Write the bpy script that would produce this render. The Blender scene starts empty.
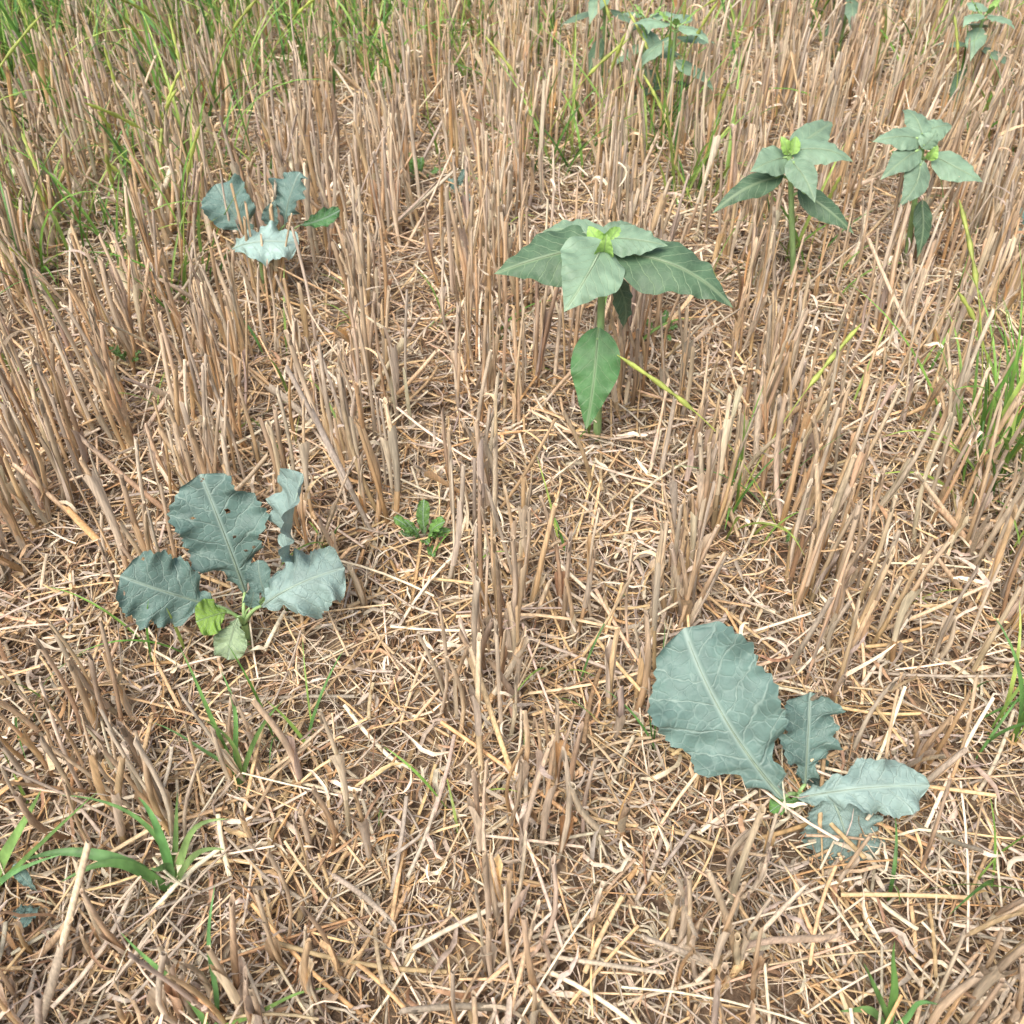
import bpy, math
import numpy as np
from mathutils import Vector
rng=np.random.default_rng(11)
S=bpy.context.scene
# image pixel u,v cast from the camera onto the plane at distance y
PIT=math.radians(44); sp,cp=math.sin(PIT),math.cos(PIT)
def Q(u,v,y):
    X=(u-512)/1024;Y=(512-v)/1024
    t=y/(cp+Y*sp); return (round(X*t,4),round(y,4),round(1+t*(-sp+Y*cp),4))
def nrm(a): return a/np.maximum(np.linalg.norm(a,axis=-1,keepdims=True),1e-9)
def lin(c):
    c=np.array(c,float)/255; return np.where(c<=.04045,c/12.92,((c+.055)/1.055)**2.4)
def gz(x,y):
    return .006*np.sin(x*9+1.3*y)+.005*np.sin(y*13-x*5+1)+.004*np.sin(x*27+y*19)+.003*np.sin(y*41-x*33)
# ---------- mesh builders
def tubes(P,R,n,C,ref,flat=1.0):
    N,K,_=P.shape
    T=nrm(np.gradient(P,axis=1)); sd=nrm(np.cross(T,np.broadcast_to(ref[:,None],P.shape))); up=np.cross(sd,T)
    a=np.arange(n)*2*np.pi/n
    V=P[:,:,None]+R[:,:,None,None]*(np.cos(a)[None,None,:,None]*sd[:,:,None]+flat*np.sin(a)[None,None,:,None]*up[:,:,None])
    Cc=np.repeat(C[:,:,None],n,axis=2)
    i=np.arange(N)[:,None,None]*K*n; k=np.arange(K-1)[None,:,None]*n; s=np.arange(n)[None,None,:]; s2=(s+1)%n
    F=np.stack([i+k+s,i+k+s2,i+k+n+s2,i+k+n+s],-1).reshape(-1,4)
    return V.reshape(-1,3),F,Cc.reshape(-1,3)
def ribbons(P,W,D,C,m=2,cup=0.0,Nn=None):
    N,K,_=P.shape
    o=np.linspace(-1,1,m)
    V=P[:,:,None]+W[:,:,None,None]*o[None,None,:,None]*D[:,:,None]
    if cup and Nn is not None: V=V+cup*W[:,:,None,None]*(o**2)[None,None,:,None]*Nn[:,:,None]
    Cc=np.repeat(C[:,:,None],m,axis=2)
    i=np.arange(N)[:,None,None]*K*m; k=np.arange(K-1)[None,:,None]*m; s=np.arange(m-1)[None,None,:]
    F=np.stack([i+k+s,i+k+s+1,i+k+m+s+1,i+k+m+s],-1).reshape(-1,4)
    return V.reshape(-1,3),F,Cc.reshape(-1,3)
def build(name,parts,mat,parent=None,uv=None,smooth=True):
    Vs,Fs,Cs=[],[],[];o=0
    for V,F,C in parts:
        Vs.append(V);Fs.append(F+o);Cs.append(C);o+=len(V)
    V=np.concatenate(Vs);F=np.concatenate(Fs);C=np.concatenate(Cs)
    me=bpy.data.meshes.new(name)
    me.vertices.add(len(V));me.vertices.foreach_set('co',V.astype(np.float32).ravel())
    me.loops.add(F.size);me.loops.foreach_set('vertex_index',F.astype(np.int32).ravel())
    me.polygons.add(len(F));me.polygons.foreach_set('loop_start',(np.arange(len(F))*4).astype(np.int32))
    me.polygons.foreach_set('use_smooth',np.full(len(F),smooth))
    me.update(calc_edges=True)
    a=me.color_attributes.new('Col','FLOAT_COLOR','POINT')
    a.data.foreach_set('color',np.concatenate([C,np.ones((len(C),1))],1).astype(np.float32).ravel())
    if uv is not None:
        l=me.uv_layers.new(name='UVMap'); l.data.foreach_set('uv',uv[F.ravel()].astype(np.float32).ravel())
    me.materials.append(mat)
    ob=bpy.data.objects.new(name,me);S.collection.objects.link(ob)
    if parent: ob.parent=parent
    return ob
# ---------- materials
def newmat(name):
    m=bpy.data.materials.new(name);m.use_nodes=True;nt=m.node_tree;nt.nodes.clear()
    return m,nt,nt.nodes.new,nt.links.new
def straw_mat(name,sc,rough=.55,trans=.12,bump=True,lo=.62):
    m,nt,N,L=newmat(name)
    at=N('ShaderNodeAttribute');at.attribute_name='Col'
    tc=N('ShaderNodeTexCoord');mp=N('ShaderNodeMapping');mp.inputs['Scale'].default_value=sc
    L(tc.outputs['Object'],mp.inputs[0])
    n1=N('ShaderNodeTexNoise');n1.inputs['Scale'].default_value=1;n1.inputs['Detail'].default_value=2;L(mp.outputs[0],n1.inputs['Vector'])
    r=N('ShaderNodeMapRange');r.inputs['From Min'].default_value=.3;r.inputs['From Max'].default_value=.7;r.inputs['To Min'].default_value=lo;r.inputs['To Max'].default_value=1.2
    L(n1.outputs['Fac'],r.inputs[0])
    mx=N('ShaderNodeVectorMath');mx.operation='SCALE';L(at.outputs['Color'],mx.inputs[0]);L(r.outputs[0],mx.inputs['Scale'])
    b=N('ShaderNodeBsdfPrincipled');b.inputs['Roughness'].default_value=rough;b.inputs['Specular IOR Level'].default_value=.35
    L(mx.outputs[0],b.inputs['Base Color'])
    if bump:
        bp=N('ShaderNodeBump');bp.inputs['Strength'].default_value=.35;bp.inputs['Distance'].default_value=.001;L(n1.outputs['Fac'],bp.inputs['Height']);L(bp.outputs[0],b.inputs['Normal'])
    o=N('ShaderNodeOutputMaterial')
    if trans>0:
        t=N('ShaderNodeBsdfTranslucent');L(mx.outputs[0],t.inputs[0])
        ms=N('ShaderNodeMixShader');ms.inputs[0].default_value=trans;L(b.outputs[0],ms.inputs[1]);L(t.outputs[0],ms.inputs[2])
        L(ms.outputs[0],o.inputs[0])
    else: L(b.outputs[0],o.inputs[0])
    return m
M_stub=straw_mat('stubble_straw',(420,420,25),.5,.1,False,.7)
M_lit=straw_mat('litter_straw',(160,160,160),.55,0,False,.7)
M_grass=straw_mat('grass_blade',(90,90,20),.45,.35)
def leaf_mat(name,vein,nv,k,bumpd,rough,net):
    m,nt,N,L=newmat(name)
    def math_(op,a,b=None,c=None):
        n=N('ShaderNodeMath');n.operation=op
        for i,x in enumerate((a,b,c)):
            if x is None: continue
            if isinstance(x,(int,float)): n.inputs[i].default_value=x
            else: L(x,n.inputs[i])
        return n.outputs[0]
    at=N('ShaderNodeAttribute');at.attribute_name='Col'
    uv=N('ShaderNodeUVMap');uv.uv_map='UVMap'
    nz=N('ShaderNodeTexNoise');nz.inputs['Scale'].default_value=5;nz.inputs['Detail'].default_value=3;L(uv.outputs[0],nz.inputs['Vector'])
    sx=N('ShaderNodeSeparateXYZ');L(uv.outputs[0],sx.inputs[0])
    a=math_('ABSOLUTE',sx.outputs[0]);
    nn=math_('MULTIPLY',math_('SUBTRACT',nz.outputs['Fac'],.5),.20)
    c=math_('ADD',math_('SUBTRACT',sx.outputs[1],math_('MULTIPLY',math_('POWER',a,1.15),k)),nn)
    sg=math_('MULTIPLY',math_('SIGN',sx.outputs[0]),.18)
    c=math_('ADD',math_('MULTIPLY',c,nv),sg)
    d=math_('ABSOLUTE',math_('SUBTRACT',math_('FRACT',math_('ADD',c,50)),.5))
    v1=N('ShaderNodeMapRange');v1.interpolation_type='SMOOTHSTEP';L(d,v1.inputs[0]);v1.inputs['From Min'].default_value=.08;v1.inputs['From Max'].default_value=.0
    mid=N('ShaderNodeMapRange');mid.interpolation_type='SMOOTHSTEP';L(a,mid.inputs[0]);mid.inputs['From Min'].default_value=.03;mid.inputs['From Max'].default_value=.005
    dm=N('ShaderNodeVectorMath');dm.operation='MULTIPLY_ADD';L(nz.outputs['Color'],dm.inputs[0]);dm.inputs[1].default_value=(.12,.12,0);L(uv.outputs[0],dm.inputs[2])
    vo=N('ShaderNodeTexVoronoi');vo.feature='DISTANCE_TO_EDGE';vo.inputs['Scale'].default_value=15;L(dm.outputs[0],vo.inputs['Vector'])
    v2=N('ShaderNodeMapRange');v2.interpolation_type='SMOOTHSTEP';L(vo.outputs['Distance'],v2.inputs[0]);v2.inputs['From Min'].default_value=.10;v2.inputs['From Max'].default_value=.0;v2.inputs['To Max'].default_value=net
    vv=math_('MAXIMUM',math_('MAXIMUM',math_('MULTIPLY',v1.outputs[0],.75),mid.outputs[0]),v2.outputs[0])
    tc=N('ShaderNodeTexCoord');n2=N('ShaderNodeTexNoise');n2.inputs['Scale'].default_value=45;n2.inputs['Detail'].default_value=6;L(tc.outputs['Object'],n2.inputs['Vector'])
    r=N('ShaderNodeMapRange');r.inputs['From Min'].default_value=.3;r.inputs['From Max'].default_value=.7;r.inputs['To Min'].default_value=.78;r.inputs['To Max'].default_value=1.2;L(n2.outputs['Fac'],r.inputs[0])
    sc=N('ShaderNodeVectorMath');sc.operation='SCALE';L(at.outputs['Color'],sc.inputs[0]);L(r.outputs[0],sc.inputs['Scale'])
    mx=N('ShaderNodeMix');mx.data_type='RGBA';L(math_('MULTIPLY',vv,.5),mx.inputs[0]);L(sc.outputs[0],mx.inputs[6]);mx.inputs[7].default_value=(*vein,1)
    b=N('ShaderNodeBsdfPrincipled');b.inputs['Roughness'].default_value=rough;b.inputs['Specular IOR Level'].default_value=.4
    L(mx.outputs[2],b.inputs['Base Color'])
    n3=N('ShaderNodeTexNoise');n3.inputs['Scale'].default_value=110;n3.inputs['Detail'].default_value=4;L(tc.outputs['Object'],n3.inputs['Vector'])
    hh=math_('ADD',math_('MULTIPLY',vv,-1.0),math_('MULTIPLY',n3.outputs['Fac'],.9))
    bp=N('ShaderNodeBump');bp.inputs['Strength'].default_value=.6;bp.inputs['Distance'].default_value=bumpd;L(hh,bp.inputs['Height']);L(bp.outputs[0],b.inputs['Normal'])
    t=N('ShaderNodeBsdfTranslucent');L(mx.outputs[2],t.inputs[0])
    ms=N('ShaderNodeMixShader');ms.inputs[0].default_value=.18;L(b.outputs[0],ms.inputs[1]);L(t.outputs[0],ms.inputs[2])
    o=N('ShaderNodeOutputMaterial');L(ms.outputs[0],o.inputs[0]);return m
M_rape=leaf_mat('rapeseed_leaf',tuple(lin((178,200,188))),6.5,.9,.0024,.5,.3)
M_sun=leaf_mat('sunflower_leaf',tuple(lin((162,186,148))),7,1.3,.0010,.5,.15)
M_stem=straw_mat('green_stem',(60,60,30),.5,.1)
# ---------- ground
def ground():
    near=np.arange(-4,4.001,.04)
    out=4*1.35**np.arange(1,16)
    ax=np.concatenate([-out[::-1],near,out])
    X,Y=np.meshgrid(ax,ax+2,indexing='ij')
    f=np.clip(1.5-np.maximum(abs(X),abs(Y-2))/4.5,0,1)
    Z=(gz(X,Y)-.004)*f
    n=len(ax);V=np.stack([X,Y,Z],-1).reshape(-1,3)
    i=np.arange(n-1)[:,None]*n;j=np.arange(n-1)[None]
    F=np.stack([i+j,i+n+j,i+n+j+1,i+j+1],-1).reshape(-1,4)
    m,nt,N,L=newmat('straw_covered_soil')
    tc=N('ShaderNodeTexCoord')
    n1=N('ShaderNodeTexNoise');n1.inputs['Scale'].default_value=55;n1.inputs['Detail'].default_value=8;n1.inputs['Roughness'].default_value=.7;L(tc.outputs['Object'],n1.inputs['Vector'])
    cr=N('ShaderNodeValToRGB');e=cr.color_ramp.elements
    e[0].position=.32;e[0].color=(.065,.042,.028,1);e[1].position=.66;e[1].color=(.48,.37,.25,1)
    x=e.new(.48);x.color=(.23,.155,.10,1)
    L(n1.outputs['Fac'],cr.inputs[0])
    b=N('ShaderNodeBsdfPrincipled');b.inputs['Roughness'].default_value=.9;L(cr.outputs[0],b.inputs['Base Color'])
    bp=N('ShaderNodeBump');bp.inputs['Distance'].default_value=.01;L(n1.outputs['Fac'],bp.inputs['Height']);L(bp.outputs[0],b.inputs['Normal'])
    o=N('ShaderNodeOutputMaterial');L(b.outputs[0],o.inputs[0])
    build('ground',[(V,F,np.ones((len(V),3))*.2)],m)
ground()
PAL=lin([(236,203,156),(234,205,168),(246,229,202),(222,205,184),(206,190,174),(224,182,132),(184,149,118)])
def pick(n,w,lo=.68,hi=1.14):
    w=np.array(w,float);w/=w.sum()
    c=PAL[rng.choice(len(PAL),n,p=w)]
    return c*rng.uniform(lo,hi,(n,1))*(1+rng.normal(0,.025,(n,3)))
# bare spots where the broad-leaved plants stand (x,y,rx,ry,keep probability)
CLEAR=[(.245,.60,.11,.11,.05),(.36,.50,.09,.09,.05),(-.33,.77,.13,.14,.08),(.13,1.06,.13,.13,.07),(.03,1.12,.07,.08,.2),(-.45,1.49,.08,.06,.35),
       (.50,1.45,.10,.09,.3),(.72,1.52,.09,.09,.3),(-.33,.46,.12,.06,.25),(-.12,.82,.05,.09,.15),(-.27,.55,.05,.06,.35),(.345,2.12,.09,.1,.5)]
def clear(x,y):
    k=np.ones(len(x))
    for cx,cy,rx,ry,p in CLEAR:
        k=np.where(((x-cx)/rx)**2+((y-cy)/ry)**2<1,np.minimum(k,p),k)
    return rng.random(len(x))<k
def vis(x,y): return (np.abs(x)<.62+.42*y)&(y>.1)&(y<3.7)
# ---------- stubble
def stubble():
    xs,ys=[],[]
    for r in range(-17,18):
        x0=-.03+.22*r
        ny=int(7.5*47); cy=-1+rng.random(ny)*7.5
        cnt=rng.poisson(3.8,ny)
        wd=.024+.022*rng.random(ny)+.055*(rng.random(ny)<.30)
        cx=x0+.012*cy+rng.normal(0,1,ny)*wd+.012*np.sin(cy*3+r)
        yy=np.repeat(cy,cnt)+rng.normal(0,.015,cnt.sum());xx=np.repeat(cx,cnt)+rng.normal(0,.015,cnt.sum())
        xs.append(xx);ys.append(yy)
    x=np.concatenate(xs);y=np.concatenate(ys)
    gap=.5+.5*np.sin(x*7+y*2.3+1)*np.sin(y*5.1-x*3)
    keep=rng.random(len(x))<(.78+.22*gap)*np.clip(.64+.36*y,.66,1)
    keep&=clear(x,y)&~((np.hypot(x,y+.0)<.26))
    v=vis(x,y); keep&=v|(rng.random(len(x))<.35)
    x,y=x[keep],y[keep]; parts=[]
    for sel,n,K in ((vis(x,y),6,6),(~vis(x,y),4,3)):
        X,Y=x[sel],y[sel];Nn=len(X)
        h=rng.normal(.198,.026,Nn)*np.where(rng.random(Nn)<.22,rng.uniform(.35,.85,Nn),1)
        h*=1-.15*np.clip((1.1-Y)/.7,0,1)
        lean=np.abs(rng.normal(0,.13,Nn));lean=np.where(rng.random(Nn)<.10,rng.uniform(.3,.95,Nn),lean);az=rng.random(Nn)*6.283
        d=np.stack([np.sin(lean)*np.cos(az),np.sin(lean)*np.sin(az),np.cos(lean)],-1)
        t=np.linspace(0,1,K)
        P=np.stack([X,Y,gz(X,Y)-.01],-1)[:,None]+t[None,:,None]*h[:,None,None]*d[:,None]
        bend=rng.normal(0,.006,(Nn,1,3));bend[...,2]=0
        P=P+bend*(np.sin(t*np.pi)[None,:,None])
        r0=.0017+.0021*rng.random(Nn)**1.2
        R=r0[:,None]*(1.12-.2*t)[None]
        nodek=rng.integers(1,K-1,Nn); R[np.arange(Nn),nodek]*=1.15
        col=pick(Nn,[5,4,4,2.5,1.5,2.5,.8])
        top=PAL[[2,3,4,1]][rng.integers(0,4,Nn)]*rng.uniform(.8,1.1,(Nn,1))
        g=(t**1.5*.65)[None,:,None]; C=col[:,None]*(1-g)+top[:,None]*g
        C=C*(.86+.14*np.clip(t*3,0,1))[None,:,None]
        C[np.arange(Nn),nodek]*=.66
        ref=rng.normal(size=(Nn,3));ref[:,2]*=.2
        if n==6:
            Vt,Ft,Ct=tubes(P,R,n,C,ref,.85)
            Vr=Vt.reshape(Nn,K,n,3); a=np.arange(n)*2*np.pi/n
            sl=rng.uniform(0,.008,(Nn,1))*np.cos(a[None]+rng.random((Nn,1))*6.28)+rng.uniform(0,.005,(Nn,n))
            Vr[:,-1]+=d[:,None]*sl[...,None]
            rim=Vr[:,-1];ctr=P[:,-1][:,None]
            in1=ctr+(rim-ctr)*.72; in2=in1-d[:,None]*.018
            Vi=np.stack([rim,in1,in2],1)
            Ci=np.stack([C[:,-1],C[:,-1]*.8,C[:,-1]*.3],1); Ci=np.repeat(Ci[:,:,None],n,2)  # inner rings coloured darker: shade inside the hollow stalk put into the colour
            i=np.arange(Nn)[:,None,None]*3*n;k=np.arange(2)[None,:,None]*n;s=np.arange(n)[None,None];s2=(s+1)%n
            Fi=np.stack([i+k+s,i+k+s2,i+k+n+s2,i+k+n+s],-1).reshape(-1,4)
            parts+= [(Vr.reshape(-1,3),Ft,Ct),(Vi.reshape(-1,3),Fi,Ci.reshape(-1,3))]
            # leaf sheaths
            q=np.where(rng.random(Nn)<.55)[0];m=len(q);K2=5;t2=np.linspace(0,1,K2)
            s0=rng.uniform(.05,.4,m);s1=np.minimum(s0+rng.uniform(.25,.6,m),1.08)
            tt=s0[:,None]+(s1-s0)[:,None]*t2
            Ps=P[q,0][:,None]+tt[...,None]*h[q][:,None,None]*d[q][:,None]+bend[q]*np.sin(tt*np.pi)[...,None]
            a0=rng.random(m)*6.28; w=5
            aa=a0[:,None,None]+np.linspace(-1,1,w)[None,None]*(2.6-1.6*t2**2)[None,:,None]
            e1=nrm(np.cross(d[q],[1.0,0.13,0]));e2=np.cross(d[q],e1)
            fl=rng.uniform(0,.007,m)
            rr=r0[q][:,None]*1.3+fl[:,None]*t2**3
            Vs=Ps[:,:,None]+rr[:,:,None,None]*(np.cos(aa)[...,None]*e1[:,None,None]+np.sin(aa)[...,None]*e2[:,None,None])
            Vs+=d[q][:,None,None]*(rng.uniform(-.007,.007,(m,1,w,1))*(t2**4)[None,:,None,None])
            cs=pick(m,[2,3,6,4,2,.8,.3]);Cs=np.repeat(np.repeat(cs[:,None,None],K2,1),w,2)
            i=np.arange(m)[:,None,None]*K2*w;k=np.arange(K2-1)[None,:,None]*w;s=np.arange(w-1)[None,None]
            parts.append((Vs.reshape(-1,3),np.stack([i+k+s,i+k+s+1,i+k+w+s+1,i+k+w+s],-1).reshape(-1,4),Cs.reshape(-1,3)))
            # dry leaf ribbons hanging from stalks
            q=np.where(rng.random(Nn)<.35)[0];m=len(q);K3=8
            st=P[q,0]+(h[q]*rng.uniform(.15,.95,m))[:,None]*d[q]
            az2=rng.random(m)*6.28;el=rng.uniform(.3,1.3,m);L_=rng.uniform(.02,.085,m);step=L_/(K3-1)
            Pp=np.zeros((m,K3,3));Pp[:,0]=st;ca=rng.normal(0,.3,m);ce=rng.uniform(-.75,.05,m)
            for k_ in range(1,K3):
                az2=az2+ca;el=el+ce
                dd=np.stack([np.cos(el)*np.cos(az2),np.cos(el)*np.sin(az2),np.sin(el)],-1)
                Pp[:,k_]=Pp[:,k_-1]+dd*step[:,None]
            Pp[...,2]=np.maximum(Pp[...,2],gz(Pp[...,0],Pp[...,1])+.004)
            T=nrm(np.gradient(Pp,axis=1));rf=rng.normal(size=(m,1,3));D=nrm(np.cross(T,rf+rng.normal(0,.25,(m,K3,3))))
            Wd=rng.uniform(.0010,.0030,m)[:,None]*(1-.75*np.linspace(0,1,K3)**2)[None]
            cc=pick(m,[1,2,4,4,3,.5,.5]);
            parts.append(ribbons(Pp,Wd,D,np.repeat(cc[:,None],K3,1)))
        else:
            parts.append(tubes(P,R*1.3,n,C,ref))
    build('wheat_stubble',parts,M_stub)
stubble()
# ---------- litter
def litter():
    parts=[]
    def area(n,near):
        if near:
            y=.12+(rng.random(n)**.95)*3.5; x=(rng.random(n)*2-1)*(.62+.42*y)
            k=rng.random(n)<(.62+.42*y)/2.1*1.0+ .25*(y<1.4); x,y=x[k],y[k]
        else:
            x=rng.uniform(-4,4,n*2);y=rng.uniform(-1.2,6.6,n*2);k=~vis(x,y);x,y=x[k][:n],y[k][:n]
        return x,y
    def straws(n,near,K,sides,lmin,lmax,rmin,rmax,zmax,w,tiltsd=.12,bend=.03):
        x,y=area(n,near);n=len(x)
        L_=lmin+(lmax-lmin)*rng.random(n)**1.8;az=rng.normal(np.pi/2,1.0,n)*(1)+0;az=np.where(rng.random(n)<.6,rng.random(n)*6.28,az)
        el=rng.normal(0,tiltsd,n)
        d=np.stack([np.cos(az)*np.cos(el),np.sin(az)*np.cos(el),np.sin(el)],-1)
        pr=np.stack([-np.sin(az),np.cos(az),np.zeros(n)],-1)
        z=gz(x,y)+zmax*rng.random(n)**1.7+.001
        t=np.linspace(-.5,.5,K)
        P=np.stack([x,y,z],-1)[:,None]+t[None,:,None]*L_[:,None,None]*d[:,None]
        bd=rng.normal(0,bend,n)*L_
        P+=pr[:,None]*(bd[:,None]*(1-4*t**2))[...,None]
        P[...,2]+=rng.normal(0,.04,(n,1))*L_[:,None]*(1-4*t**2)
        P[...,2]=np.maximum(P[...,2],gz(P[...,0],P[...,1])+.001)
        R=(rmin+(rmax-rmin)*rng.random(n)**1.5)[:,None]*np.ones(K)
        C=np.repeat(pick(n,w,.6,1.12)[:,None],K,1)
        hfac=np.clip((z-gz(x,y))/zmax,0,1); C=C*(.66+.34*hfac**.6)[:,None,None]  # straws low in the pile painted darker, shadow put into vertex colour
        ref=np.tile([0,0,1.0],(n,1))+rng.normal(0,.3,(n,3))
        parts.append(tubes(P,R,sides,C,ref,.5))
    straws(54000,True,4,4,.02,.14,.0005,.0016,.020,[4,4,4,3,2,2,3])
    straws(15000,True,5,6,.05,.20,.0011,.0027,.038,[5,4,7,2,1,1,.3],.18)
    straws(54000,True,2,3,.006,.04,.0004,.0011,.026,[3,3,4,3,3,2,4],.35)
    straws(22000,False,3,3,.05,.2,.0012,.0030,.03,[4,4,4,3,2,1,1])
    def curls(n,near,K):
        x,y=area(n,near);n=len(x)
        P=np.zeros((n,K,3));P[:,0]=np.stack([x,y,gz(x,y)+.004+.03*rng.random(n)**1.6],-1)
        az=rng.random(n)*6.28;el=rng.normal(0,.3,n);L_=rng.uniform(.012,.085,n);ca=rng.normal(0,.3,n);
        for k in range(1,K):
            az=az+ca+rng.normal(0,.25,n);el=el*.7+rng.normal(0,.35,n)
            P[:,k]=P[:,k-1]+np.stack([np.cos(el)*np.cos(az),np.cos(el)*np.sin(az),np.sin(el)],-1)*(L_/(K-1))[:,None]
        P[...,2]=np.maximum(P[...,2],gz(P[...,0],P[...,1])+.002)
        T=nrm(np.gradient(P,axis=1));tw=np.cumsum(rng.normal(0,.5,(n,K)),1)+rng.random((n,1))*6
        a=nrm(np.cross(T,[0.1,0,1.0]));b=np.cross(a,T)
        D=a*np.cos(tw)[...,None]+b*np.sin(tw)[...,None];Nn=np.cross(D,T)
        Wd=(.0004+.0026*rng.random(n)**1.8)[:,None]*(1-.6*np.abs(np.linspace(-1,1,K))**3)[None]
        C=np.repeat(pick(n,[1,2,5,4,4,1,2],.6,1.12)[:,None],K,1)
        hf=np.clip((P[...,2]-gz(P[...,0],P[...,1]))/.02,0,1);C=C*(.68+.32*hf)[...,None]  # shade near the ground painted into the ribbon colour
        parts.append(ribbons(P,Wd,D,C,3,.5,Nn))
    curls(42000,True,7)
    curls(4000,False,5)
    build('straw_litter',parts,M_lit)
litter()
# ---------- green grasses
GC=lin([(120,172,82),(142,190,92),(165,205,108),(110,158,88),(188,215,115)])
def blades(specs,heads=0,cols=GC):
    parts=[]
    for (cx,cy,r,n,hmin,hmax,wd) in specs:
        x=cx+rng.normal(0,r,n);y=cy+rng.normal(0,r,n);K=10;t=np.linspace(0,1,K)
        h=rng.uniform(hmin,hmax,n);az=rng.random(n)*6.28;el0=rng.uniform(1.0,1.5,n);cv=rng.uniform(.1,1.7,n)
        P=np.zeros((n,K,3));P[:,0]=np.stack([x,y,gz(x,y)],-1)
        for k in range(1,K):
            el=el0-cv*t[k]**1.6
            P[:,k]=P[:,k-1]+np.stack([np.cos(el)*np.cos(az),np.cos(el)*np.sin(az),np.sin(el)],-1)*(h/(K-1))[:,None]
        T=nrm(np.gradient(P,axis=1));D=nrm(np.cross(T,np.array([0,0,1.0])+rng.normal(0,.25,(n,1,3))));Nn=np.cross(D,T)
        W=(wd*rng.uniform(.6,1.3,n))[:,None]*np.clip(np.minimum(.55+t*2,(1-t)**.7*1.5),0.03,1)[None]
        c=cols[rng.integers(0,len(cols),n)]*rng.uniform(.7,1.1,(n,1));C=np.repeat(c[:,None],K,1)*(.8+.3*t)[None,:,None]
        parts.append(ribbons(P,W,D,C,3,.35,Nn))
        if heads:
            m=rng.binomial(n,heads)
            if m==0: continue
            q=rng.choice(n,m,replace=False)
            hh=rng.uniform(hmin,hmax,m)*1.1;ln=rng.normal(0,.18,(m,2))
            tt=np.linspace(0,1,24)
            Pp=np.stack([x[q],y[q],gz(x[q],y[q])],-1)[:,None]+tt[None,:,None]*np.stack([ln[:,0],ln[:,1],np.ones(m)],-1)[:,None]*hh[:,None,None]
            Pp[...,:2]+=(ln*hh[:,None])[:,None]*(tt**3)[None,:,None]
            R=np.tile(np.where(tt<.78,.0009,.0030+.0013*np.cos(np.arange(24)*2.8)),(m,1));R[:,-1]=.0005
            C=np.repeat((lin((205,218,120))*np.ones((m,1))*rng.uniform(.8,1.1,(m,1)))[:,None],24,1)
            parts.append(tubes(Pp,R,6,C,rng.normal(size=(m,3))))
    return parts
sp_=[]
for i in range(470):
    x=rng.uniform(-1.65,.0);y=rng.uniform(1.8,3.6)
    if rng.random()<np.clip(.15+ .75*(y-1.9)-.45*(x+.9),0,1) and not (x>-.6 and y<2.2): sp_.append((x,y,.04,rng.integers(3,9),.20,.45,.0029))
for i in range(65):
    sp_.append((rng.uniform(-1.4,-.5),rng.uniform(1.5,2.1),.03,rng.integers(2,5),.14,.30,.0024))
for i in range(60):
    sp_.append((rng.uniform(-3.5,3.5),rng.uniform(3.3,6),.04,8,.15,.36,.003))
for i in range(75):
    sp_.append((rng.uniform(-.1,1.5),rng.uniform(2.1,3.4),.03,rng.integers(2,5),.18,.36,.0024))
for a in [(-.12,2.5,.04,14,.18,.36,.0026),(.12,2.08,.03,18,.18,.32,.0026),(.37,1.96,.035,22,.18,.32,.003),(.32,2.2,.04,10,.2,.36,.003),(1.25,2.4,.05,14,.2,.36,.003),(.95,1.5,.03,8,.16,.30,.0024),(.70,1.12,.035,34,.20,.33,.0028),(.66,1.04,.03,12,.14,.24,.0022),(.32,1.01,.02,9,.14,.24,.0022),(1.2,2.9,.06,16,.15,.34,.003),(.1,2.75,.05,16,.2,.36,.003),(-1.0,1.75,.06,14,.14,.28,.0025),(-.75,1.95,.06,14,.14,.28,.003),(-.9,1.35,.05,10,.10,.24,.0022),(.52,1.68,.02,8,.12,.24,.003),(.55,.66,.02,8,.08,.18,.0022)]: sp_.append(a)
build('green_grass',blades(sp_,.10),M_grass)
sm=[]
for i in range(140):
    y=rng.uniform(.4,3);sm.append((rng.uniform(-1,1)*(.45+.4*y),y,.012,rng.integers(1,4),.06,.17,.0018))
build('grass_seedlings',blades(sm),M_grass)
def empty(name,loc):
    e=bpy.data.objects.new(name,None);S.collection.objects.link(e);e.empty_display_size=.05;e.location=loc
    return e
def par(o,e):
    o.parent=e;o.location=tuple(-c for c in e.location)
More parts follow.
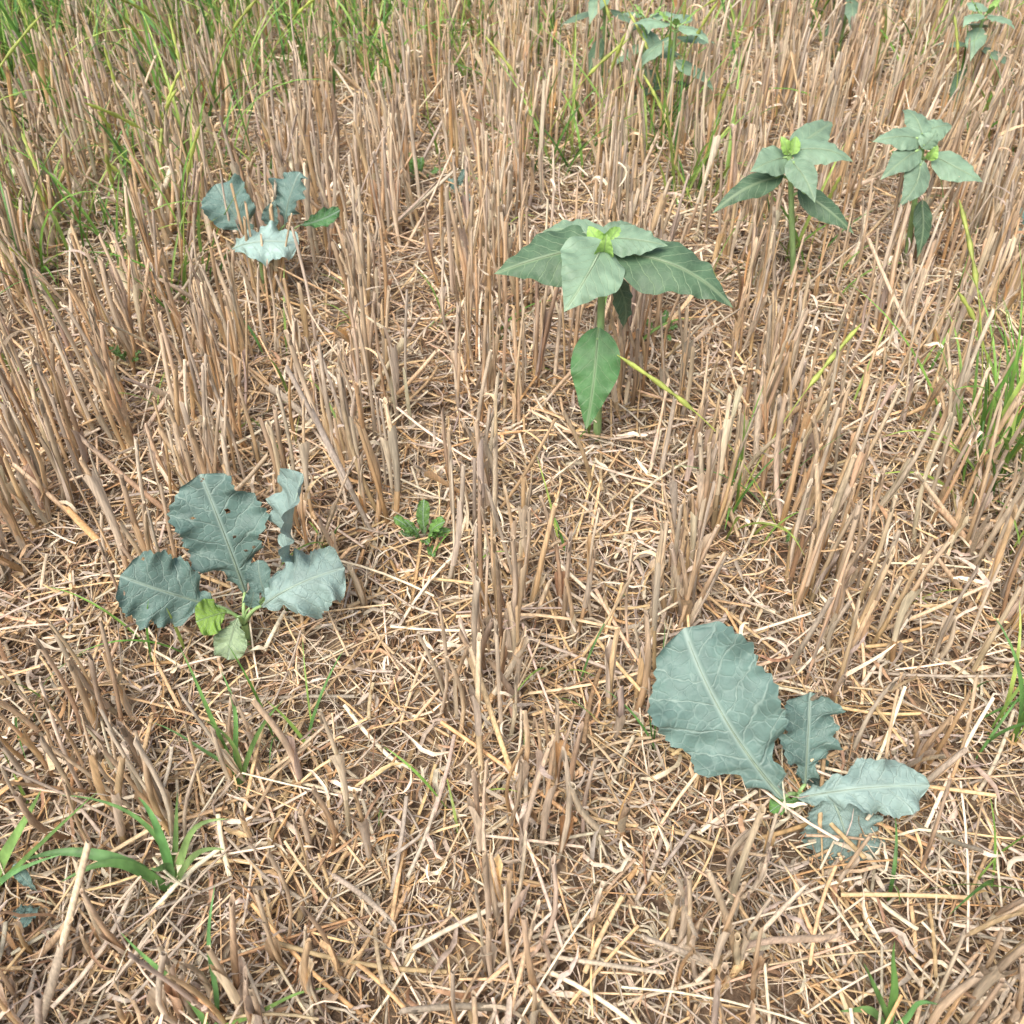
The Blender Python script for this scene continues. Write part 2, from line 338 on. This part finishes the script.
# ---------- broad leaves
TAB={'sun':([0,.03,.08,.16,.26,.38,.5,.62,.74,.86,.95,1],[.02,.42,.74,.95,1,.95,.82,.65,.45,.24,.08,.0]),
     'rape':([0,.06,.12,.16,.20,.25,.31,.40,.52,.64,.76,.87,.95,1],[.05,.12,.34,.38,.24,.46,.76,.80,.93,1,.95,.80,.55,.0]),
     'lobed':([0,.08,.13,.18,.24,.30,.36,.42,.48,.56,.66,.78,.88,.95,1],[.05,.28,.42,.2,.5,.62,.3,.62,.88,1,.98,.86,.62,.36,0]),
     'blunt':([0,.1,.25,.4,.55,.7,.82,.92,1],[.35,.7,.95,.9,1,.95,.85,.6,0]),
     'narrow':([0,.1,.3,.6,.85,1],[.1,.6,1,.8,.4,0])}
def leaf(par_e,idx,kind,b,tp,width,lift,hint,col,mat,cup=.15,ruf=.012,teeth=0,fold=0,holes=0,seed=0,lobe=0):
    r=np.random.default_rng(seed+idx*13+5)
    N,Mw=80,21
    b=np.array(b);tp=np.array(tp);L_=np.linalg.norm(tp-b);t=(1-np.cos(np.linspace(0,1,N)*np.pi))/2
    hint=nrm(np.array(hint,float));ax=nrm(tp-b);side=nrm(np.cross(ax,hint));nm=np.cross(side,ax)
    sw=r.normal(0,.035)
    ctr=b+t[:,None]*(tp-b)+nm*(lift*L_*4*t*(1-t))[:,None]+side*(sw*L_*4*t*(1-t))[:,None]
    T=nrm(np.gradient(ctr,axis=0));Nv=np.cross(np.broadcast_to(side,T.shape),T)
    tx,wx=TAB[kind];w=np.interp(t,tx,wx)
    w2=np.convolve(np.pad(w,2,'edge'),[.1,.2,.4,.2,.1],'valid');w2[-1]=0;w=w2
    s=np.linspace(-1,1,Mw)
    ph=r.random(6)*6.28
    def edge(a,b_,c,f):
        saw=((t*f+a)%1.0)
        return w*(1+.05*np.sin(t*9+a)+lobe*np.sin(t*15+b_)+teeth*(np.abs(np.sin(t*16+c))-.6)+teeth*1.1*(saw-.5))
    wl=edge(ph[0],ph[2],ph[1],19);wr=edge(ph[3],ph[4],ph[5],17)
    WW=np.where(s[None]<0,wl[:,None],wr[:,None])*s[None]*width/2
    fwd=(-.14 if kind=='sun' else 0)*L_*(np.abs(s)**2)[None]*np.clip(1-t*3.5,0,1)[:,None]
    d=cup*np.abs(WW)**2/(width/2)+fold*np.abs(WW)+ruf*(np.abs(s)**2)[None]*np.sin(t*17+ph[0])[:,None]*np.where(s<0,1,-1)[None]+ruf*.7*(np.abs(s)**3)[None]*np.sin(t*37+ph[1])[:,None]
    d=d+ruf*.35*np.sin(np.abs(s)[None]*6-t[:,None]*26)*np.abs(s)[None]
    d=d*np.clip(w*2,0,1)[:,None]
    V=ctr[:,None]+side[None,None]*WW[...,None]+Nv[:,None]*d[...,None]+ax[None,None]*fwd[...,None]
    V=V.reshape(-1,3)
    uv=np.stack([(WW/L_+np.zeros_like(WW)),np.repeat(t[:,None],Mw,1)+fwd/L_],-1).reshape(-1,2)
    i=np.arange(N-1)[:,None]*Mw;j=np.arange(Mw-1)[None]
    F=np.stack([i+j,i+j+1,i+Mw+j+1,i+Mw+j],-1).reshape(-1,4)
    if holes:
        kill=set()
        for _ in range(holes):
            a=int(r.uniform(.3,.9)*(N-1));c=int(r.integers(1,Mw-2));kill.add(a*(Mw-1)+c)
            if r.random()<.4: kill.add((a+1)*(Mw-1)+c)
        F=np.delete(F,sorted(k for k in kill if k<len(F)),0)
    C=np.tile(np.array(col)*r.uniform(.92,1.1),(len(V),1))
    o=build('leaf_%d'%idx,[(V,F,C)],mat,uv=uv)
    par(o,par_e)
    K=14;ti=np.linspace(0,.93,K);cm=np.stack([np.interp(ti,t,ctr[:,q]) for q in range(3)],-1)+nm*.0004
    R=np.interp(ti,[0,.5,1],[.0018,.0007,.0002])*min(1.3,width/.09)
    o=build('midrib_%d'%idx,[tubes(cm[None],R[None],6,np.tile(np.array(col)*.6+lin((190,205,170))*.35,(1,K,1)),np.array([[.1,.2,1.0]]),.7)],M_stem);par(o,par_e)
def petiole(par_e,idx,a,b,r0,r1,col,sag=.0,name='petiole'):
    a=np.array(a);b=np.array(b);K=10;t=np.linspace(0,1,K);P=a+t[:,None]*(b-a);P[:,2]+=sag*4*t*(1-t)
    o=build('%s_%d'%(name,idx),[tubes(P[None],(r0+(r1-r0)*t)[None],8,np.tile(np.array(col),(1,K,1)),np.array([[.3,1.0,.1]]))],M_stem);par(o,par_e)
SF_D=lin((92,122,94))*.85;SF_L=lin((138,168,142))*.88;SF_Y=lin((160,202,108))*.95
RP=lin((112,142,134))*.84;RPL=lin((144,170,164))*.92;PALE=lin((165,190,148))*.85
STM=lin((170,205,138))*.95
UP=(0,0,1)
def plant(name,key,kind_mat,base,crown,leaves,stemr,stemcol):
    e=empty(name,(base[0],base[1],0))
    petiole(e,1,(base[0],base[1],gz(base[0],base[1])-.01),crown,stemr,stemr*.75,stemcol,name='stem')
    for i,(kind,bp_,tp,wd,lift,hint,col,opts) in enumerate(leaves):
        b=Q(*bp_);t=Q(*tp)
        leaf(e,i+1,kind,b,t,wd,lift,hint,col,kind_mat,seed=14+int(key[1])*101,**opts)
        zc=min(b[2]-.012,crown[2]);f=max(.1,min(1,zc/max(crown[2],.01)))
        A=np.array([base[0],base[1],0])*(1-f)+np.array(crown)*f
        petiole(e,i+1,A,b,.0024 if wd>.03 else .0012,.0019 if wd>.03 else .001,stemcol,.006)
    return e
R1=dict(ruf=.0015)
plant('young_sunflower','s1',M_sun,(.129,1.193),Q(603,250,1.19),[
 ('sun',(590,246,1.19),(494,274,1.17),.086,.12,(.0,-.5,1),SF_D,dict(cup=-.25,ruf=.003)),
 ('sun',(628,254,1.18),(733,308,1.12),.090,.13,(.15,-.45,1),SF_D,dict(cup=-.25,ruf=.003)),
 ('sun',(600,250,1.17),(564,312,1.09),.088,.10,(0,-.9,.8),SF_L,dict(cup=-.1,ruf=.003)),
 ('sun',(600,238,1.20),(542,232,1.24),.045,.15,(-.1,-.5,1),SF_L,dict(cup=-.2,ruf=.002)),
 ('sun',(612,238,1.19),(668,246,1.17),.050,.12,(.1,-.5,1),SF_L,dict(cup=-.2,ruf=.002)),
 ('sun',(597,340,1.17),(586,430,1.11),.066,.06,(-.15,-1,.35),lin((98,148,94))*.85,dict(cup=-.2,ruf=.003)),
 ('sun',(618,285,1.20),(622,330,1.21),.035,.1,(.6,-.8,.4),SF_D,dict(cup=-.2,**R1)),
 ('narrow',(602,246,1.19),(588,226,1.20),.024,.15,(0,-1,.4),SF_Y,dict(cup=.6,ruf=.001)),
 ('narrow',(606,246,1.185),(620,227,1.20),.024,.15,(0,-1,.4),SF_Y,dict(cup=.6,ruf=.001)),
 ('narrow',(604,254,1.175),(607,234,1.165),.026,.2,(0,-1,.8),SF_Y,dict(cup=.6,ruf=.001)),
 ('sun',(604,244,1.20),(632,224,1.24),.03,.15,(0,-.6,.8),SF_L,dict(cup=.2,ruf=.001)),
],.0064,STM)
plant('young_sunflower','s2',M_sun,(.512,1.615),Q(790,155,1.61),[
 ('sun',(783,158,1.61),(750,172,1.57),.055,.1,(0,-.8,.8),SF_L,dict(cup=-.2,**R1)),
 ('sun',(797,150,1.62),(853,162,1.60),.06,.14,(.1,-.4,1),SF_L,dict(cup=-.3,**R1)),
 ('sun',(794,164,1.59),(815,203,1.53),.048,.1,(0,-.9,.8),SF_L*.9,dict(cup=-.1,**R1)),
 ('sun',(775,178,1.60),(712,214,1.56),.042,.12,(.1,-.6,1),SF_D,dict(cup=-.3,**R1)),
 ('sun',(805,194,1.60),(854,234,1.55),.045,.12,(.1,-.7,.8),SF_D,dict(cup=-.3,**R1)),
 ('sun',(797,146,1.63),(832,122,1.72),.05,.1,(.1,-.6,.8),SF_L,dict(cup=-.1,**R1)),
 ('narrow',(788,155,1.61),(781,136,1.62),.02,.15,(0,-1,.4),SF_Y,dict(cup=.6,ruf=.001)),
 ('narrow',(792,155,1.60),(796,136,1.62),.02,.15,(0,-1,.4),SF_Y,dict(cup=.6,ruf=.001)),
],.0058,STM)
plant('young_sunflower','s3',M_sun,(.731,1.684),Q(922,150,1.68),[
 ('sun',(916,138,1.69),(872,142,1.68),.05,.14,(-.1,-.5,1),SF_L,dict(cup=-.3,**R1)),
 ('sun',(922,132,1.71),(952,126,1.74),.045,.14,(.1,-.5,1),SF_L,dict(cup=-.3,**R1)),
 ('sun',(915,152,1.67),(880,180,1.62),.045,.12,(-.1,-.7,.9),SF_L*.9,dict(cup=-.2,**R1)),
 ('sun',(938,158,1.67),(983,182,1.63),.058,.12,(.1,-.6,.9),SF_L,dict(cup=-.2,**R1)),
 ('sun',(920,166,1.65),(898,207,1.59),.048,.1,(0,-.9,.7),SF_L*.85,dict(cup=-.2,**R1)),
 ('sun',(922,207,1.66),(917,258,1.62),.035,.08,(.1,-1,.4),SF_D,dict(cup=-.2,**R1)),
 ('sun',(922,134,1.70),(902,110,1.77),.04,.14,(-.1,-.5,1),SF_L,dict(cup=-.3,**R1)),
 ('sun',(924,146,1.67),(938,130,1.68),.035,.14,(.1,-.9,.8),SF_L*1.05,dict(cup=-.3,**R1)),
 ('narrow',(928,160,1.66),(938,145,1.66),.02,.15,(0,-1,.5),SF_Y,dict(cup=.6,ruf=.001)),
],.0055,STM)
plant('rapeseed_plant','r1',M_rape,(.31,.575),(.305,.578,.02),[
 ('rape',(783,798,.565),(684,628,.700),.130,.05,(-.25,-.6,.75),RP,dict(cup=.16,ruf=.009,teeth=.09,lobe=.04)),
 ('rape',(805,785,.585),(810,692,.645),.064,.05,(.1,-.8,.7),RP*.9,dict(cup=.25,ruf=.008,teeth=.12,lobe=.08)),
 ('lobed',(798,798,.565),(930,786,.565),.062,.12,(.0,-.45,.9),RPL,dict(cup=-.2,ruf=.008,teeth=.10,lobe=.12)),
 ('blunt',(832,798,.562),(852,866,.510),.082,.10,(.1,-.9,.6),RPL*.92,dict(cup=-.25,ruf=.008,teeth=.12,lobe=.08)),
 ('rape',(800,800,.57),(770,812,.555),.02,.1,UP,lin((120,175,90))*.8,dict(ruf=.003)),
 ('rape',(795,780,.60),(832,772,.61),.03,.1,(0,-.5,1),RP*.8,dict(ruf=.003)),
],.006,STM)
plant('rapeseed_plant','r2',M_rape,(-.325,.80),(-.325,.80,.04),[
 ('rape',(245,592,.83),(200,474,.885),.100,.06,(.15,-.8,.7),RP,dict(cup=.14,ruf=.009,teeth=.12,holes=8,lobe=.12)),
 ('rape',(216,606,.80),(120,576,.79),.090,.06,(-.2,-.75,.8),RP,dict(cup=.12,ruf=.008,teeth=.10,holes=3,lobe=.07)),
 ('rape',(262,606,.79),(345,568,.82),.082,.14,(.1,-.55,.9),RPL,dict(cup=-.4,ruf=.010,teeth=.08,lobe=.08)),
 ('rape',(290,575,.83),(303,474,.87),.085,.05,(-1,-.35,.2),RPL,dict(cup=.25,ruf=.006,teeth=.06,fold=.2)),
 ('rape',(226,612,.79),(196,622,.77),.045,.1,(0,-.8,.7),lin((145,185,80))*.85,dict(cup=.3,ruf=.004)),
 ('rape',(238,618,.79),(228,660,.75),.04,.08,(0,-1,.5),PALE,dict(cup=.2,ruf=.004)),
 ('narrow',(250,608,.80),(256,582,.81),.02,.1,(0,-1,.5),RP*.9,dict(cup=.4,ruf=.002)),
 ('rape',(268,600,.80),(258,560,.83),.03,.1,(0,-1,.5),RP*.9,dict(cup=.4,ruf=.002)),
],.006,STM)
plant('rapeseed_plant','r3',M_rape,(-.448,1.615),(-.445,1.612,.06),[
 ('rape',(252,238,1.60),(216,184,1.65),.085,.1,(.2,-.8,.7),RP*1.15,dict(cup=.3,ruf=.008,teeth=.06,lobe=.06)),
 ('rape',(230,250,1.57),(299,244,1.57),.075,.18,(0,-.5,1),RPL*1.3,dict(cup=-.2,ruf=.008,teeth=.06,lobe=.06)),
 ('rape',(285,225,1.61),(300,172,1.65),.07,.08,(-.6,-.8,.4),RP*1.1,dict(cup=.3,ruf=.008,teeth=.05)),
 ('rape',(300,225,1.62),(340,210,1.64),.03,.1,(.1,-.7,.8),lin((85,135,80))*.8,dict(cup=.2,ruf=.004,teeth=.05)),
 ('narrow',(272,228,1.60),(275,200,1.61),.03,.1,(0,-1,.5),RP*.9,dict(cup=.4,ruf=.002)),
],.005,STM)
def sunf(x,y,h,rot,sz):
    e=empty('young_sunflower',(x,y,0));g=STM
    top=np.array([x,y,h]);petiole(e,1,(x,y,gz(x,y)-.01),top,.0048,.0035,g,name='stem')
    k=0
    for lv,(zf,l_,n) in enumerate([(.45,.065,2),(.68,.085,2),(.86,.085,2),(1,.075,3),(1.04,.03,3)]):
        for j in range(n):
            k+=1;a=rot+lv*1.5708+j*6.283/n+rng.normal(0,.25);L_=l_*sz*rng.uniform(.8,1.15)
            d=np.array([math.cos(a),math.sin(a),0]);b=np.array([x,y,h*zf])+d*.02*sz+np.array([0,0,.010]);
            t_=b+d*L_+np.array([0,0,(-.045 if lv<3 else (-.01 if lv==3 else .02))*sz*rng.uniform(.5,1.4)])
            leaf(e,k,'sun',b,t_,L_*.6,.14,(0,0,1),[SF_D,SF_L*.85,SF_L,SF_L*1.2,SF_Y*.9][lv],M_sun,cup=-.25,ruf=.001,seed=int(abs(x)*100))
            petiole(e,k,(x,y,h*zf-.005),b,.002,.0016,g)
sunf(.345,2.26,.23,.4,1.05);sunf(.215,2.50,.26,1.2,1.05);sunf(1.03,2.36,.22,.9,.95);sunf(.84,2.72,.2,.2,.8);sunf(.30,2.40,.2,2,.8)
sunf(1.7,3.6,.25,0,1);sunf(-1.9,3.9,.25,1,1);sunf(2.3,2.2,.25,1,1)
def weed(x,y,n,l_,col):
    e=empty('small_weed',(x,y,0))
    for k in range(n):
        a=rng.random()*6.28;el=rng.uniform(.3,1.2);d=np.array([math.cos(a)*math.cos(el),math.sin(a)*math.cos(el),math.sin(el)])
        b=np.array([x,y,gz(x,y)+.018])+d*.012;L_=l_*rng.uniform(.6,1.2)
        leaf(e,k+1,'rape',b,b+d*L_,L_*rng.uniform(.25,.42),.12,(0,-.3,1),col*rng.uniform(.8,1.2),M_rape,ruf=.002,seed=int(abs(x)*1000))
Gw=lin((110,155,75))*.85
weed(-.115,.95,12,.045,Gw);weed(-.11,1.9,5,.045,RP);weed(-.19,1.98,6,.05,Gw);weed(-.46,.46,3,.035,RP);weed(.98,1.75,4,.05,RP);weed(.36,.95,3,.025,Gw);weed(-1.1,2.4,6,.06,Gw);weed(-.62,1.35,5,.03,Gw);weed(.25,1.45,5,.03,Gw)
def arc_blades(name,lst,col):
    parts=[];K=14;t=np.linspace(0,1,K)
    for (b,m_,tp,wd) in lst:
        b=np.array(b);m_=np.array(m_);tp=np.array(tp)
        P=((1-t)**2)[:,None]*b+(2*t*(1-t))[:,None]*m_+(t**2)[:,None]*tp
        P+=np.sin(t*7+rng.random()*6)[:,None]*rng.normal(0,.0015,3)
        T=nrm(np.gradient(P,axis=0));D=nrm(np.cross(T,np.array([.1,-.6,1])+rng.normal(0,.2,3)));Nn=np.cross(D,T)
        W=wd*np.clip(np.minimum(.5+t*2.5,(1-t)**.7*1.5),.03,1)
        c=np.array(col)*rng.uniform(.75,1.2)*np.array([rng.uniform(.8,1.2),1,rng.uniform(.9,1.3)])
        parts.append(ribbons(P[None],W[None],D[None],np.tile(c,(1,K,1)),5,.3,Nn[None]))
    return build(name,parts,M_grass)
gc=lin((130,172,98))*.95
B=Q(172,893,.479)
arc_blades('grass_clump',[(B,Q(168,830,.505),Q(138,798,.526),.0045),(B,Q(172,830,.51),Q(228,818,.517),.0038),(B,Q(130,845,.49),Q(60,880,.466),.005),(B,Q(100,830,.50),Q(22,862,.486),.006),(B,Q(175,850,.51),Q(178,795,.54),.0035),(B,Q(190,840,.48),Q(225,850,.475),.0034),
 (B,Q(170,800,.53),Q(60,795,.53),.0024),(B,Q(168,850,.49),Q(150,870,.475),.004)],gc)
B2=Q(-20,905,.464)
arc_blades('grass_clump',[(B2,Q(10,850,.50),Q(40,790,.53),.006),(B2,Q(20,860,.48),Q(100,790,.52),.0025),(B2,Q(0,870,.48),Q(60,855,.48),.003)],gc*1.1)
B3=Q(240,790,.596)
arc_blades('grass_clump',[(B3,Q(225,740,.607),Q(180,650,.665),.003),(B3,Q(240,730,.615),Q(222,670,.66),.0028),(B3,Q(250,730,.62),Q(284,700,.63),.0026),(B3,Q(235,750,.60),Q(150,725,.61),.0022),(B3,Q(245,740,.61),Q(205,720,.62),.0024)],gc)
B4=Q(215,1035,.343)
arc_blades('grass_clump',[(B4,Q(212,960,.375),Q(212,885,.42),.0026),(B4,Q(180,985,.365),Q(122,932,.395),.003),(B4,Q(260,1000,.36),Q(330,990,.36),.002)],gc)
B5=Q(890,1035,.343)
arc_blades('grass_clump',[(B5,Q(890,990,.365),Q(897,940,.38),.004),(B5,Q(870,1000,.36),Q(840,1010,.35),.0035),(B5,Q(905,1000,.36),Q(940,1005,.35),.0035),(B5,Q(880,990,.36),Q(862,962,.37),.0035)],gc*1.1)
# ---------- light, camera
w=bpy.data.worlds.new('World');S.world=w;w.use_nodes=True;nt=w.node_tree
sk=nt.nodes.new('ShaderNodeTexSky');sk.sky_type='NISHITA';sk.sun_disc=False
EL,AZ=math.radians(58),math.radians(-150)
sk.sun_elevation=EL;sk.sun_rotation=AZ;sk.dust_density=6;sk.air_density=1.0;sk.ozone_density=.6
nt.links.new(sk.outputs[0],nt.nodes['Background'].inputs[0]);nt.nodes['Background'].inputs[1].default_value=.15
sd=bpy.data.lights.new('sun','SUN');sd.energy=3.9;sd.angle=math.radians(45);sd.color=(1,.965,.91)
so=bpy.data.objects.new('sun',sd);S.collection.objects.link(so)
dv=Vector((math.sin(AZ)*math.cos(EL),math.cos(AZ)*math.cos(EL),math.sin(EL)))
so.rotation_euler=dv.to_track_quat('Z','Y').to_euler()
cd=bpy.data.cameras.new('camera');cd.lens=36;cd.sensor_width=36;cd.clip_end=2000;cd.clip_start=.01
cd.dof.use_dof=True;cd.dof.focus_distance=1.25;cd.dof.aperture_fstop=11
co=bpy.data.objects.new('camera',cd);S.collection.objects.link(co);co.location=(0,0,1);co.rotation_euler=(math.radians(46),0,0)
S.camera=co
S.view_settings.view_transform='Standard';S.view_settings.look='None';S.view_settings.exposure=0
